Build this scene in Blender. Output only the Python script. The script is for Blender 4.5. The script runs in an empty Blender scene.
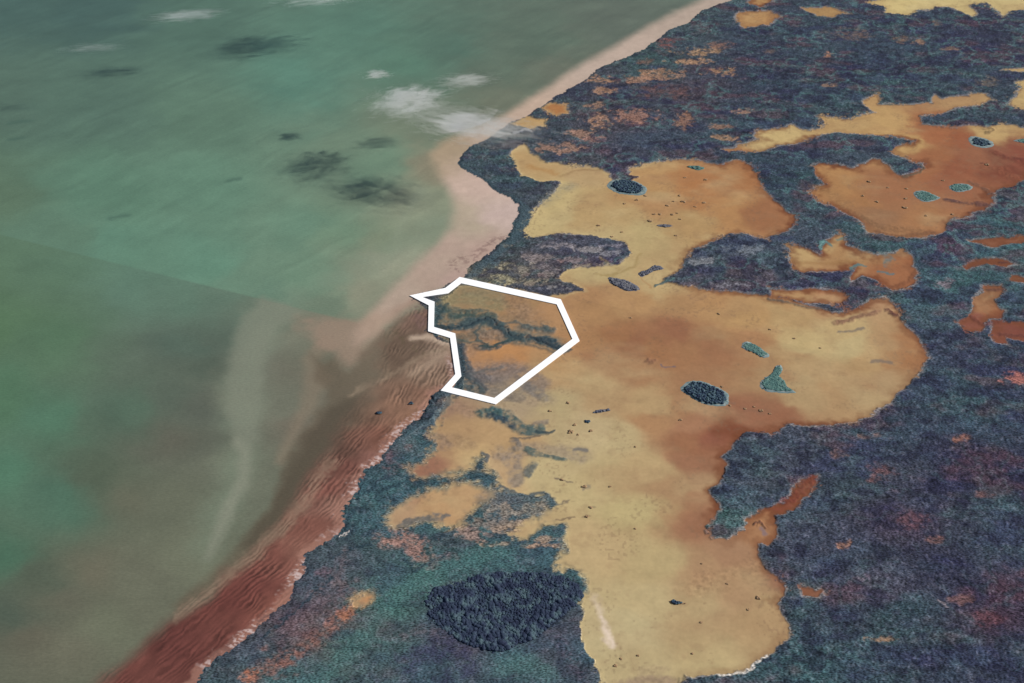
import bpy, math, random
import numpy as np
rng = np.random.default_rng(7); random.seed(7)
scene = bpy.context.scene
COL = scene.collection

# ------------------------------------------------------------------ camera / survey frame
CAM_H, PITCH, HALF = 1600.0, math.radians(38), math.radians(18)
FPX = 341.5 / math.tan(HALF)
SP, CP = math.sin(PITCH), math.cos(PITCH)
SUN_EL, SUN_AZ = math.radians(32), math.radians(12)      # azimuth measured from +x towards +y
K = np.array([1.18, 1.18, 1.24])                             # brightness of a sunlit white surface

def ground(px, py, z=0.0):
    """map sheet coordinates -> metres on the ground"""
    px = np.asarray(px, float); py = np.asarray(py, float)
    v = -(py - 341.5)
    dx = px - 512; dy = v * SP + FPX * CP; dz = v * CP - FPX * SP
    t = (z - CAM_H) / dz
    return dx * t, dy * t
def mpp(px, py):
    v = -(np.asarray(py, float) - 341.5)
    return CAM_H / (FPX * SP - v * CP)
def gpt(px, py, z=0.0):
    x, y = ground(px, py, z); return float(x), float(y)
def lin(rgb):
    c = np.asarray(rgb, float) / 255.0
    c = np.where(c <= .04045, c / 12.92, ((c + .055) / 1.055) ** 2.4)
    return c / K

# ------------------------------------------------------------------ noise
def _hash(ix, iy, seed):
    h = (ix.astype(np.int64) * 374761393 + iy.astype(np.int64) * 668265263 + seed * 1442695041) & 0xFFFFFFFF
    h = ((h ^ (h >> 13)) * 1274126177) & 0xFFFFFFFF
    h = (h ^ (h >> 16)) * 2246822519 & 0xFFFFFFFF
    return ((h ^ (h >> 15)) & 0xFFFFFF) / float(0xFFFFFF)
def vnoise(x, y, seed=0):
    ix = np.floor(x); iy = np.floor(y); fx = x - ix; fy = y - iy
    fx = fx * fx * (3 - 2 * fx); fy = fy * fy * (3 - 2 * fy)
    a = _hash(ix, iy, seed); b = _hash(ix + 1, iy, seed); c = _hash(ix, iy + 1, seed); d = _hash(ix + 1, iy + 1, seed)
    return (a + (b - a) * fx) * (1 - fy) + (c + (d - c) * fx) * fy
def fbm(x, y, scale, octs=4, seed=0, gain=.5):
    """about -1..1"""
    t = 0; a = 1.; s = 0; x = x / scale; y = y / scale
    for o in range(octs):
        t = t + a * (vnoise(x, y, seed + o * 17) * 2 - 1); s += a; a *= gain
        x, y = (x * .8 - y * .6) * 2.03 + 13.7, (x * .6 + y * .8) * 2.03 + 5.1
    return t / s * 1.6
def worley(x, y, scale, seed=0):
    x = x / scale; y = y / scale
    ix = np.floor(x); iy = np.floor(y); best = np.full(x.shape, 9.)
    for i in (-1, 0, 1):
        for j in (-1, 0, 1):
            cx = ix + i; cy = iy + j
            d = (cx + _hash(cx, cy, seed) - x) ** 2 + (cy + _hash(cx, cy, seed + 5) - y) ** 2
            best = np.minimum(best, d)
    return np.sqrt(best)
def sstep(a, b, x):
    t = np.clip((x - a) / (b - a), 0, 1); return t * t * (3 - 2 * t)

# ------------------------------------------------------------------ the ground sheet's vertices
def axis(lo, hi, step, far_lo, far_hi):
    core = np.arange(lo, hi + step * .5, step)
    a = []; s = step; p = lo
    while p > far_lo:
        s *= 1.25; p -= s; a.append(max(p, far_lo))
    b = []; s = step; p = core[-1]
    while p < far_hi:
        s *= 1.25; p += s; b.append(min(p, far_hi))
    return np.array(a[::-1] + list(core) + b)
STEP = .8
gx = axis(-70, 1094, STEP, -1500, 2500)
gy = axis(-60, 745, STEP, -425, 1150)
NX, NY = len(gx), len(gy)
PX, PY = np.meshgrid(gx, gy)
PX = PX.ravel(); PY = PY.ravel()
X, Y = ground(PX, PY)
MPP = mpp(PX, PY)
N = len(X)
# ragged shore lines: the outlines are read at slightly shifted places
far = sstep(330, 200, PY) * sstep(600, 700, PX)
wx = fbm(X, Y, 45, 4, 1) * 7.5 + fbm(X, Y, 9, 2, 3) * 2.6 + far * fbm(X, Y, 90, 3, 5) * 16
wy = fbm(X, Y, 45, 4, 2) * 7.5 + fbm(X, Y, 9, 2, 4) * 2.6 + far * fbm(X, Y, 90, 3, 6) * 16
shore = sstep(340, 400, PY) * sstep(470, 440, PX)
wx = wx + shore * fbm(X, Y, 7, 2, 7) * 5; wy = wy + shore * fbm(X, Y, 7, 2, 8) * 3
XW, YW = X + wx, Y + wy

def sdf(pts, margin, close=True, warped=True):
    """signed distance in metres to an outline (+ inside); far away = -margin"""
    p = np.array(pts, float); qx, qy = ground(p[:, 0], p[:, 1])
    xs, ys = (XW, YW) if warped else (X, Y)
    out = np.full(N, -float(margin))
    idx = np.nonzero((xs > qx.min() - margin) & (xs < qx.max() + margin) & (ys > qy.min() - margin) & (ys < qy.max() + margin))[0]
    if len(idx) == 0: return out
    x = xs[idx].astype(np.float32); y = ys[idx].astype(np.float32)
    d2 = np.full(len(idx), 1e12, np.float32); ins = np.zeros(len(idx), bool)
    n = len(qx)
    for i in range(n if close else n - 1):
        ax, ay = qx[i], qy[i]; bx, by = qx[(i + 1) % n], qy[(i + 1) % n]
        ex, ey = bx - ax, by - ay; L = ex * ex + ey * ey + 1e-9
        rx = x - np.float32(ax); ry = y - np.float32(ay)
        t = np.clip((rx * np.float32(ex) + ry * np.float32(ey)) / np.float32(L), 0, 1)
        ux = rx - t * np.float32(ex); uy = ry - t * np.float32(ey)
        np.minimum(d2, ux * ux + uy * uy, out=d2)
        if close and abs(ey) > 1e-9:
            c = ((ay <= y) & (y < by)) | ((by <= y) & (y < ay))
            xi = np.float32(ax) + (y - np.float32(ay)) * np.float32(ex / ey)
            ins ^= c & (x < xi)
    d = np.sqrt(d2)
    out[idx] = np.where(ins, d, -np.minimum(d, margin)) if close else -np.minimum(d, margin)
    return out
def stroke(pts, half_px, soft_px, warped=True):
    """0..1 soft brush along a line, sizes in horizontal pixels of the map"""
    m = (half_px + soft_px) * 4.5
    d = -sdf(pts, m + 8, close=False, warped=warped) / MPP
    return 1 - sstep(half_px - soft_px * .5, half_px + soft_px, d)
def field(pts, idx, s=14., power=1.6):
    """smooth colour field through surveyed colour samples"""
    p = np.array([q[:2] for q in pts], float); c = lin([q[2:] for q in pts])
    px = PX[idx] + fbm(X[idx], Y[idx], 120, 5, 31) * 16; py = PY[idx] + fbm(X[idx], Y[idx], 120, 5, 32) * 10
    W = np.zeros(len(idx)); S = np.zeros((len(idx), 3))
    for (a, b), q in zip(p, c):
        w = ((px - a) ** 2 + (1.5 * (py - b)) ** 2 + s * s) ** -power
        W += w; S += w[:, None] * q
    return S / W[:, None]
def mix(C, idx, m, rgb):
    C[idx] = C[idx] * (1 - m[:, None]) + (lin(rgb) if np.ndim(rgb) == 1 else rgb) * m[:, None]
def put(C, m, rgb, k=1.0):
    idx = np.nonzero(m > .002)[0]
    mix(C, idx, m[idx] * k, rgb)

# ------------------------------------------------------------------ surveyed outlines (map coordinates)
COAST = [(728,0),(700,14),(668,32),(647,47),(626,57),(603,66),(579,84),(552,98),(529,114),(512,123),(508,125),(488,138),(468,148),(456,163),
 (478,177),(492,189),(498,194),(512,199),(518,207),(517,219),(512,229),(508,237),(492,252),(471,267),(461,277),(440,289),(409,296),(424,306),(431,316),(428,331),
 (437,338),(448,343),(453,347),(451,358),(457,375),(452,386),(440,390),(432,397),(426,410),(424,418),(414,424),(400,430),(392,440),(386,449),(380,460),(364,468),(354,490),(345,510),
 (338,530),(320,547),(307,556),(306,571),(293,588),(283,604),(269,621),(256,630),(236,645),(219,658),(202,675),(195,683),(150,714),(100,742),(0,800),(-300,1000),(-700,1150),
 (-700,1400),(3500,1400),(3500,-424),(1500,-330),(1100,-180),(950,-110),(850,-62),(780,-27)]
BEACH = [(780,-27),(700,0),(660,20),(625,40),(590,60),(560,79),(530,99),(505,115),(470,129),(440,143),(430,155),(438,170),(450,190),(455,210),
 (449,228),(436,245),(418,262),(398,282),(380,300),(366,316),(352,332),(356,344),(374,336),(392,321),(409,310),(424,300),(440,290),(540,260),(560,200),(500,160),(560,110),(640,70),(740,10),(800,-20)]
REDFLAT = [(-300,980),(0,760),(60,715),(95,690),(135,656),(168,624),(205,598),(232,574),(258,552),(285,519),(308,484),(330,452),(346,426),(360,408),(374,392),(384,376),(380,360),(380,346),(392,328),(408,313),(430,303),
 (444,320),(500,350),(480,420),(420,470),(380,540),(320,620),(250,690),(100,800),(-200,1050)]
MAIN = [(603,692),(594,658),(586,641),(579,621),(581,604),(588,591),(583,577),(574,571),(550,564),(562,551),(566,541),(568,534),(566,527),(546,526),(528,539),
 (509,533),(539,519),(550,510),(559,505),(552,497),(544,492),(539,494),(528,494),(515,491),(500,489),(497,480),(495,474),(486,468),(487,458),(484,452),(475,463),(470,471),
 (461,474),(436,476),(418,477),(410,469),(421,463),(433,452),(433,431),(442,414),(452,402),(462,388),(464,372),(460,350),(455,345),(440,335),(437,315),(436,303),
 (445,300),(460,287),(475,285),(495,285),(520,291),(545,295),(562,297),(583,291),(576,284),(556,279),(569,270),(599,267),(620,264),(630,254),(623,243),(596,237),
 (562,233),(532,238),(524,232),(532,214),(548,198),(562,184),(558,181),(539,182),(522,176),(515,165),(510,155),(516,148),(525,143),(527,151),(546,163),(569,165),
 (596,168),(611,174),(613,181),(630,182),(640,178),(630,175),(630,167),(657,162),(690,160),(709,163),(721,165),(744,163),(756,168),(766,188),(785,209),(800,217),(798,224),(788,230),
 (768,237),(744,233),(714,240),(694,248),(684,259),(677,270),(676,274),(668,277),(665,282),(680,284),(700,289),(727,292),(754,294),(768,296),(788,299),(812,306),(832,314),(859,309),(872,300),(886,299),
 (896,306),(903,321),(913,334),(923,346),(928,358),(923,370),(909,385),(892,405),(859,420),(818,427),(788,425),(768,434),(748,432),(731,445),(721,459),(727,466),
 (721,480),(709,491),(717,500),(719,508),(711,520),(706,529),(713,539),(727,541),(742,531),(747,518),(768,508),(788,501),(798,487),(818,475),(815,487),(806,500),(788,512),(776,517),
 (776,534),(768,545),(757,543),(761,561),(768,569),(778,581),(788,591),(778,604),(790,628),(788,638),(768,657),(744,672),(721,678),(684,677),(676,692)]
F2 = [(721,150),(741,145),(761,140),(757,129),(768,131),(792,125),(812,130),(825,126),(818,116),(839,120),(859,116),(876,111),(866,104),(866,96),(877,94),(879,103),(903,106),(930,103),(933,94),
 (943,98),(970,94),(990,94),(993,99),(973,104),(957,111),(919,116),(921,126),(950,128),(983,128),(1000,123),(1024,128),(1060,132),(1070,160),(1036,172),(1017,182),(990,195),(983,205),(970,214),(950,226),(943,232),
 (923,238),(896,237),(872,232),(849,215),(835,205),(818,202),(808,195),(822,185),(818,175),(812,172),(818,163),(832,165),(849,168),(872,160),(884,162),(896,173),(906,175),(923,168),
 (926,163),(909,162),(889,151),(903,146),(913,140),(896,135),(869,135),(835,133),(818,135),(802,141),(775,145),(768,148),(748,152)]
PANS = [
 [(864,3),(882,7),(886,13),(906,15),(919,10),(950,7),(970,17),(973,12),(967,5),(987,2),(1004,15),(1024,10),(1060,4),(1060,-14),(980,-8),(900,-6)],
 [(734,20),(744,13),(768,12),(781,17),(768,25),(744,28)],
 [(748,3),(760,8),(775,-4),(750,-8)],
 [(802,7),(829,7),(852,13),(835,17),(812,15)],
 [(1002,71),(1024,67),(1050,66),(1050,70),(1024,71)],
 [(1012,81),(1021,88),(1017,98),(1010,104),(1024,111),(1050,114),(1050,84),(1024,80)],
 [(786,243),(802,245),(818,254),(822,246),(836,236),(848,234),(848,246),(866,254),(879,259),(888,256),(899,250),(911,257),(913,267),(921,274),(913,286),(893,291),(882,285),(878,280),(862,276),(850,281),(848,276),(855,268),(840,270),(825,272),(805,274),(793,267)],
 [(768,289),(788,291),(812,289),(835,291),(847,297),(843,304),(818,304),(796,301),(770,296)],
 [(968,240),(997,237),(1024,237),(1060,236),(1060,244),(1024,243),(987,247)],
 [(960,267),(977,260),(1004,259),(1014,263),(1004,266),(987,264),(967,270)],
 [(1007,274),(1024,277),(1060,280),(1060,290),(1024,284),(1010,282)],
 [(983,287),(1004,287),(994,301),(1003,311),(1000,319),(988,319),(980,331),(967,333),(957,323),(970,312),(975,299)],
 [(993,321),(1024,324),(1060,326),(1060,346),(1024,341),(1006,337),(1006,345),(994,343),(990,336)],
 [(539,108),(549,103),(566,104),(569,113),(556,116)],
 [(512,125),(525,116),(546,120),(547,126),(529,130)],
 [(800,588),(812,590),(828,592),(822,599),(806,598)],
 [(385,523),(392,512),(402,503),(412,497),(425,495),(440,488),(452,485),(468,485),(480,489),(492,494),(490,500),(482,505),(470,516),(458,525),(447,529),(440,524),(430,521),(415,522),(398,527)],
 [(354,600),(360,594),(370,592),(374,598),(364,604),(356,606)],
]

# ------------------------------------------------------------------ colour samples
SEA_N = [(0,0,68,94,86),(100,5,66,92,85),(200,25,78,106,92),(350,40,84,118,102),(450,50,82,110,95),(540,45,90,107,92),(620,22,96,106,93),(0,100,82,106,92),(100,110,82,108,94),(200,120,90,118,100),(300,80,86,124,108),
 (400,60,86,120,102),(0,200,92,116,94),(100,190,92,126,106),(200,190,98,132,112),(300,230,104,136,116),(380,165,104,130,110),(430,130,110,122,103),(60,235,96,126,106),(100,240,98,136,116),(200,260,100,138,118),
 (300,280,112,142,120),(340,235,108,134,112),(390,240,126,138,115),(420,200,135,142,120),(440,165,130,124,104),(360,290,140,142,122),(400,260,148,150,130),(320,310,108,124,106),(280,295,100,128,110),
 (500,105,112,118,100),(480,70,96,112,96),(560,70,108,114,98)]
SEA_S = [(0,250,88,114,88),(0,320,88,118,88),(60,280,88,114,90),(60,340,88,118,92),(130,290,94,122,106),(180,300,90,112,98),(215,312,88,106,94),(215,335,86,98,87),(190,345,86,104,92),(0,400,84,118,92),(50,420,84,120,98),(130,410,84,106,90),(180,400,86,98,86),(170,440,98,98,86),(0,480,82,120,98),
 (60,500,80,112,94),(100,480,84,96,80),(130,500,102,104,88),(180,500,102,106,90),(0,560,76,110,90),(40,580,84,94,80),(60,600,98,98,84),(100,570,106,104,88),(150,570,106,108,92),(190,560,112,116,98),(20,640,100,98,84),
 (60,650,108,108,92),(100,630,108,112,94),(0,620,80,92,80),(210,370,84,96,84),(213,410,90,96,86),(212,450,96,100,88),(270,350,114,114,102),(285,325,120,120,106),(310,330,128,118,104),(340,335,146,124,108),(365,345,146,122,106),(290,360,112,110,96),(270,400,110,112,98),(300,425,112,106,93),
 (245,400,122,126,110),(320,365,104,96,82),(230,470,112,116,100),(200,600,106,108,92),(150,620,104,106,90),(225,330,86,96,86),(350,320,134,122,106)]
RED = [(110,670,118,72,64),(170,640,110,64,58),(220,600,114,66,59),(250,590,116,68,61),(280,560,128,80,70),(300,530,138,92,79),(330,490,128,80,70),(345,460,120,78,68),(360,430,124,88,75),(380,430,146,100,83),(400,410,160,124,101),
 (405,390,138,112,93),(430,370,150,126,106),(440,352,156,136,118),(270,610,148,95,81),(340,500,160,124,108),(372,450,146,105,93),(300,560,156,113,97),(415,345,120,102,86),(415,318,128,104,90),(425,310,126,100,86),(395,355,116,98,82),(400,366,126,108,90),(385,385,140,112,94),(360,412,112,92,76),(340,440,104,80,68),(372,396,128,106,88),(420,392,150,112,92),(420,420,170,128,100),(436,405,150,120,100)]
SAND = [(700,5,176,158,146),(600,62,186,166,154),(520,112,190,166,150),(450,150,160,142,120),(480,185,192,168,158),(505,210,194,172,166),(470,215,172,158,140),(480,250,178,152,142),(440,272,176,156,142),(450,282,176,150,142),(400,290,176,158,144),(385,315,168,146,130),(420,300,150,124,110)]
SCRUB = [(500,165,70,88,95),(560,110,72,82,92),(620,90,80,80,88),(680,30,76,92,98),(640,60,70,98,98),(700,90,82,74,84),(760,60,60,70,88),(740,120,62,78,92),(660,140,72,80,95),(600,150,78,82,95),(820,50,66,84,96),(900,50,60,78,92),(960,40,54,60,82),
 (850,70,48,52,76),(900,70,44,48,74),(780,80,50,54,76),(950,80,66,90,98),(880,85,66,96,100),(1010,50,50,58,80),(800,105,70,92,98),(800,155,66,76,94),(850,150,70,84,96),(790,175,58,84,92),(740,260,88,94,108),(730,270,80,104,110),(690,270,92,96,110),
 (770,270,78,96,108),(780,280,80,84,104),(812,282,70,72,98),(940,250,58,64,92),(880,240,70,104,108),(940,300,72,110,115),(960,280,70,108,112),(1000,240,64,100,108),(930,320,80,104,114),(960,340,62,68,94),(1000,360,58,68,92),(900,420,66,84,100),
 (850,440,68,86,100),(990,400,66,90,104),(780,450,80,86,102),(760,480,80,90,102),(850,480,72,90,100),(900,480,70,76,92),(960,460,56,58,82),(1010,480,50,52,78),(740,500,78,94,106),(725,520,78,112,112),(800,540,78,86,104),(850,540,74,80,98),
 (900,520,80,70,86),(940,560,58,62,84),(1000,540,72,92,104),(980,600,60,56,80),(850,620,70,82,96),(800,600,74,100,106),(900,610,66,92,102),(880,590,92,86,104),(800,670,72,106,112),(860,660,66,88,98),(940,660,64,74,92),(1010,660,60,72,92),(990,620,80,62,76),
 (300,590,72,86,98),(280,620,92,88,96),(330,560,76,88,96),(350,540,68,92,98),(360,500,66,90,98),(380,460,66,88,96),(400,540,72,92,96),(430,530,62,88,94),(440,460,66,86,92),(390,440,70,86,94),(430,410,66,82,90),(340,640,80,108,106),(380,610,78,114,110),
 (420,580,76,110,106),(330,670,86,104,104),(400,650,74,98,100),(280,670,78,100,102),(310,630,108,86,84),(420,660,72,72,90),(440,640,72,72,90),(480,660,80,78,94),(520,660,70,100,102),(560,650,80,80,94),(580,670,76,88,98),(480,545,68,94,98),(520,530,76,92,98),
 (550,550,70,90,98),(470,255,64,80,86),(500,260,74,84,88),(540,260,95,90,98),(570,250,85,84,96),(600,255,88,88,105),(520,280,94,92,90),(480,285,118,114,98),(520,240,66,82,88),(600,120,80,78,86),(240,660,76,84,96)]
TAN = [(620,335,158,112,74),(660,350,158,112,74),(690,350,160,116,78),(580,345,166,124,82),(560,370,172,134,90),(720,300,172,132,86),(750,320,178,142,92),(820,380,176,140,96),(870,360,176,142,96),(900,362,156,108,68),(760,380,168,132,92),(660,420,168,128,88),(690,395,160,118,82),(640,300,174,136,90),(705,442,150,104,72),(728,434,122,70,46),(745,345,166,124,84),(790,365,174,138,94),(850,330,180,150,100),
 (700,190,166,114,68),(740,180,160,106,62),(730,212,172,128,80),(640,190,176,138,88),(560,200,188,168,116),(545,215,190,170,118),(600,240,182,160,112),(960,140,142,84,52),(930,165,150,96,60),(1000,160,116,60,42),(960,165,140,82,54),(905,190,152,102,66),(860,200,160,114,70),(880,205,152,106,70),(560,215,180,160,112),(600,220,176,148,100),(650,200,170,130,86),(720,190,165,117,74),(770,210,150,102,66),(690,225,172,140,92),(640,240,180,160,110),(540,160,178,148,100),(660,165,180,145,95),(590,175,176,148,104),(600,275,180,160,112),(650,285,180,155,108),
 (690,300,165,128,86),(740,310,170,135,90),(800,310,175,145,98),(800,340,185,162,112),(850,345,180,158,110),(900,340,160,115,75),(880,380,165,128,90),(850,400,172,140,98),(800,400,175,148,105),(720,350,156,110,76),(680,335,150,102,72),(640,345,152,104,72),(600,360,160,114,78),
 (560,320,172,132,90),(590,310,170,130,86),(640,370,165,124,86),(540,380,172,140,98),(600,390,178,152,108),(650,400,176,148,104),(700,420,160,116,84),(750,415,150,102,74),(720,440,142,88,66),(780,418,146,98,70),(700,470,150,106,77),(690,500,155,111,79),(700,525,150,106,77),
 (650,470,180,155,110),(620,440,180,160,116),(580,430,182,162,120),(560,470,186,168,122),(600,490,186,168,120),(640,510,182,165,115),(670,490,165,132,94),(650,560,178,158,112),(600,550,184,160,115),(690,570,165,132,96),(730,560,160,123,91),(740,590,168,136,99),(700,610,178,155,112),
 (640,600,184,165,120),(620,640,186,170,126),(700,650,182,162,116),(770,620,175,148,105),(640,670,180,162,118),(470,295,150,127,92),(520,305,160,127,87),(510,355,182,132,82),(480,355,170,127,87),(500,385,152,132,108),(455,440,170,138,98),(470,460,185,155,108),(420,468,150,107,84),
 (440,420,152,122,97),(500,445,182,150,105),(490,465,185,155,115),(520,400,166,146,116),(550,410,176,158,115),(460,500,182,148,105),(400,515,165,126,97),(440,510,178,140,98),(780,140,190,165,110),(840,125,185,155,100),(880,125,185,150,95),(960,100,170,135,90),(910,145,180,145,90),
 (930,135,156,97,60),(970,150,146,87,57),(1010,155,132,72,52),(950,180,146,92,62),(900,190,152,103,68),(840,190,165,121,74),(870,215,146,107,74),(910,220,160,113,72),(1000,130,185,155,100),(830,165,170,126,77),(920,5,198,178,118),(1000,10,192,172,116),(755,20,172,132,82),
 (820,10,165,131,82),(800,255,180,150,100),(860,262,165,126,81),(905,275,152,97,60),(806,295,170,131,86),(840,298,165,112,74),(880,305,165,117,82),(990,240,132,83,57),(985,262,92,57,50),(1020,280,98,68,52),(990,305,150,97,62),(970,322,132,77,61),(1010,330,122,65,52),
 (1018,95,185,160,105),(555,110,165,112,64),(530,122,176,136,82),(780,502,132,68,53),(802,490,116,57,48),(760,520,165,117,77),(764,534,165,120,82),(815,594,140,96,74),(364,598,178,128,86)]

# ------------------------------------------------------------------ classify and colour
def warp_free(pts, margin): return sdf(pts, margin, warped=False)
land_d = sdf(COAST, 600)                       # + on dry land
main_d = sdf(MAIN, 120); f2_d = sdf(F2, 120)
pan_d = [sdf(p, 60) for p in PANS]
flat_d = np.maximum(main_d, f2_d)
for d in pan_d: flat_d = np.maximum(flat_d, d)
beach_d = sdf(BEACH, 260, warped=False) / MPP
red_d = sdf(REDFLAT, 260, warped=False) / MPP
ALB = np.zeros((N, 3)); ALB[:] = lin((80, 95, 95))
H = np.zeros(N); ROUGH = np.full(N, .9)
land = land_d > 0
soft = fbm(X, Y, 70, 4, 50); fine = fbm(X, Y, 14, 3, 51); mid = fbm(X, Y, 30, 3, 52)

# --- sea
seam_all = PY - (234.5 + .2475 * PX)
i = np.nonzero(~land)[0]
seam = PY[i] - (234.5 + .2475 * PX[i])
cn = field(SEA_N, i); cs = field(SEA_S, i)
q = .45 * sstep(80, 0, seam)[:, None]; cs = cs * (1 - q) + cn * q
t = sstep(-.8, .8, seam)[:, None]
t = np.where(PX[i][:, None] > 385, sstep(0, 60, seam)[:, None], t)
ALB[i] = cn * (1 - t) + cs * t
lum = (ALB[i] @ np.array([.3, .59, .11]))[:, None]; fs = fbm(X[i] * .6, Y[i], 9, 3, 66)
ALB[i] = ALB[i] * (1 + .035 * fs)[:, None] * (ALB[i] / lum) ** -.03 * (1 + .10 * sstep(260, 60, PY[i]) * sstep(520, 300, PX[i]))[:, None]
sw = fbm(X * .6 + Y * .25, Y * .9 - X * .15, 60, 5, 60)        # long faint swirls in the silt
_u = X * .62 + Y * .78; _v = -X * .78 + Y * .62; _v = _v + 30 * fbm(X, Y, 300, 3, 64)
dia = fbm(_u / 9, _v, 26, 1, 62) + .7 * fbm(_u / 7, _v, 11, 1, 63)
ALB[i] *= (1 + .05 * sw + .05 * soft[i] if False else 1 + .07 * sw[i] + .04 * soft[i] + .045 * dia[i] * sstep(20, -90, seam) * (.5 + .5 * sstep(-.3, .5, soft[i])))[:, None]
put(ALB, np.where(land, 0, stroke([(440,222),(400,246),(350,270),(300,294),(266,324),(249,360),(241,400),(240,450),(226,500),(208,546)], 9, 26)) * np.clip(.8 + .4 * sw, .2, 1), (124,138,120), .5)
put(ALB, np.where(land, 0, stroke([(420,190),(400,225),(392,255),(372,275)], 2, 9)), (138,148,128), .4)
def patch(pts, soft, k, rgb, noise=0.0, lo=None):
    d = sdf(pts, soft * 4.5 + 40, warped=False) / MPP + noise * soft * soft_n
    put(ALB, np.where(land, 0, sstep(-soft, soft, d)), rgb, k)
soft_n = fbm(X, Y, 50, 4, 55)
PALE = [(262,297),(246,314),(235,335),(229,360),(227,384),(229,421),(236,455),(241,480),(229,500),(217,520),(207,545),(202,562),(210,562),(221,540),(233,515),(247,482),(254,455),(258,434),(260,405),(264,364),(270,342),(281,326),(303,312)]
patch(PALE, 7, .62, (130,134,119), .5)
patch([(236,440),(242,470),(230,498),(217,520),(208,545),(212,552),(222,536),(234,512),(246,480),(252,450)], 8, .35, (146,148,132), .6)
patch([(320,330),(300,360),(306,385),(296,412),(284,440),(276,462),(283,464),(297,436),(318,404),(330,380),(320,360),(340,345)], 7, .55, (136,122,105), .5)
patch([(300,318),(350,318),(380,318),(398,314),(378,334),(362,352),(350,366),(330,352),(316,348)], 13, .7, (154,132,116), .6)
DARKP = [(411,311),(394,323),(378,335),(366,350),(357,364),(347,371),(339,364),(331,356),(325,363),(309,351),(316,374),(328,392),(326,402),(306,424),(291,452),(280,480),(266,508),(244,540),(208,574),(170,606),(178,612),(224,590),(268,560),(298,522),(320,490),(340,460),(358,430),(374,404),(394,386),(404,372),(422,352),(430,330),(426,316)]
patch(DARKP, 7, .62, (100,88,73), .7)
patch([(366,392),(346,400),(330,408),(308,432),(294,458),(282,484),(266,512),(240,546),(252,552),(284,520),(308,486),(330,454),(352,424),(372,402)], 8, .6, (78,69,57), .6)
for a, b, r in ((120,216,9),(20,122,10),(18,138,6),(235,180,5)):  # small faint cloud shadows painted into the sea colour
    put(ALB, np.where(land, 0, stroke([(a-r,b+1),(a+r,b-1)], 2, 5)), (70,98,86), .6)
ROUGH[i] = .42

# --- red tidal flat and pink beach (wet silt grading into the water)
m = np.where(land_d > 0, 0, sstep(-15, 12, red_d + 4 * soft + 2.5 * mid))
i = np.nonzero(m > .002)[0]
c = field(RED, i) * np.array([.76, .73, .76])
def ripples(th, wl, ln, seed):
    u = X * math.cos(th) + Y * math.sin(th); v = -X * math.sin(th) + Y * math.cos(th)
    v = v + 7 * fbm(X, Y, 80, 2, seed + 9)
    return vnoise(u / ln, v / wl, seed) * 2 - 1
def swash(deg, wl, seed):
    th = math.radians(deg)
    u = X * math.cos(th) + Y * math.sin(th); v = -X * math.sin(th) + Y * math.cos(th)
    ph = v + 6.5 * fbm(u * .6, v, 22, 4, seed, .6) + 4 * fbm(X, Y, 60, 2, seed + 3)
    amp = np.clip(.45 + .8 * fbm(X, Y, 38, 3, seed + 5), .0, 1.2)
    return np.sin(ph * 6.2832 / wl) * amp
WA = 1 - sstep(395, 450, PY); WC = sstep(500, 570, PY); WB = 1 - WA - WC
rip = WA * swash(73, 11, 70) + WB * swash(64, 10.5, 71) + WC * swash(53, 10, 72)
rip2 = ripples(math.radians(60), 9, 40, 75) * .5 + ripples(math.radians(56), 20, 90, 76) * .5
c = c * (1 + .36 * rip[i] + .26 * rip2[i] + .10 * fine[i])[:, None]
mix(ALB, i, m[i], c); ROUGH[i] = .42 + .4 * m[i]
redm = m
put(ALB, np.where(land, 0, stroke([(446,345),(426,356),(402,368),(378,380),(358,390),(350,395)], .9, 6)) * np.clip(.8 + .5 * mid, .1, 1), (162,142,122), .5)
put(ALB, np.where(land, 0, stroke([(332,462),(318,484),(300,508),(280,532),(256,554),(232,572),(205,594),(178,616)], 3, 9)) * np.clip(.8 + .5 * rip, .2, 1), (150,128,110), .6)
put(ALB, np.where(land, 0, stroke([(450,344),(438,339),(426,336),(415,337)], 3, 5)), (192,170,152), .8)
put(ALB, np.where(land, 0, stroke([(448,350),(430,364),(412,374)], 2, 9)), (176,152,132), .5)
m = np.where(land, 0, sstep(-9, 9, beach_d + 2 * soft)) * (1 - redm * .6)
i = np.nonzero(m > .002)[0]
c = field(SAND, i) * (1 + .05 * fine[i] + .04 * mid[i])[:, None]
mix(ALB, i, m[i], c); ROUGH[i] = np.maximum(ROUGH[i], .42 + .45 * m[i])
beachm = m
# brown seepage and weed bits along the upper beach
for pts, h, s in (([(505,238),(490,243),(480,252),(470,262)], 3, 8), ([(462,258),(452,264),(458,270)], 3, 7), ([(425,303),(418,312),(424,325)], 5, 6)):
    put(ALB, np.where(land, 0, stroke(pts, h, s)) * sstep(-.1, .6, fbm(X, Y, 8, 2, 81) + .2), (118,92,88), .6)
put(ALB, np.where(land, 0, stroke([(395,330),(412,345),(425,352),(436,348)], 5, 8)) * sstep(-.2, .7, fbm(X, Y, 9, 3, 82)), (92,80,62), .55)
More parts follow.
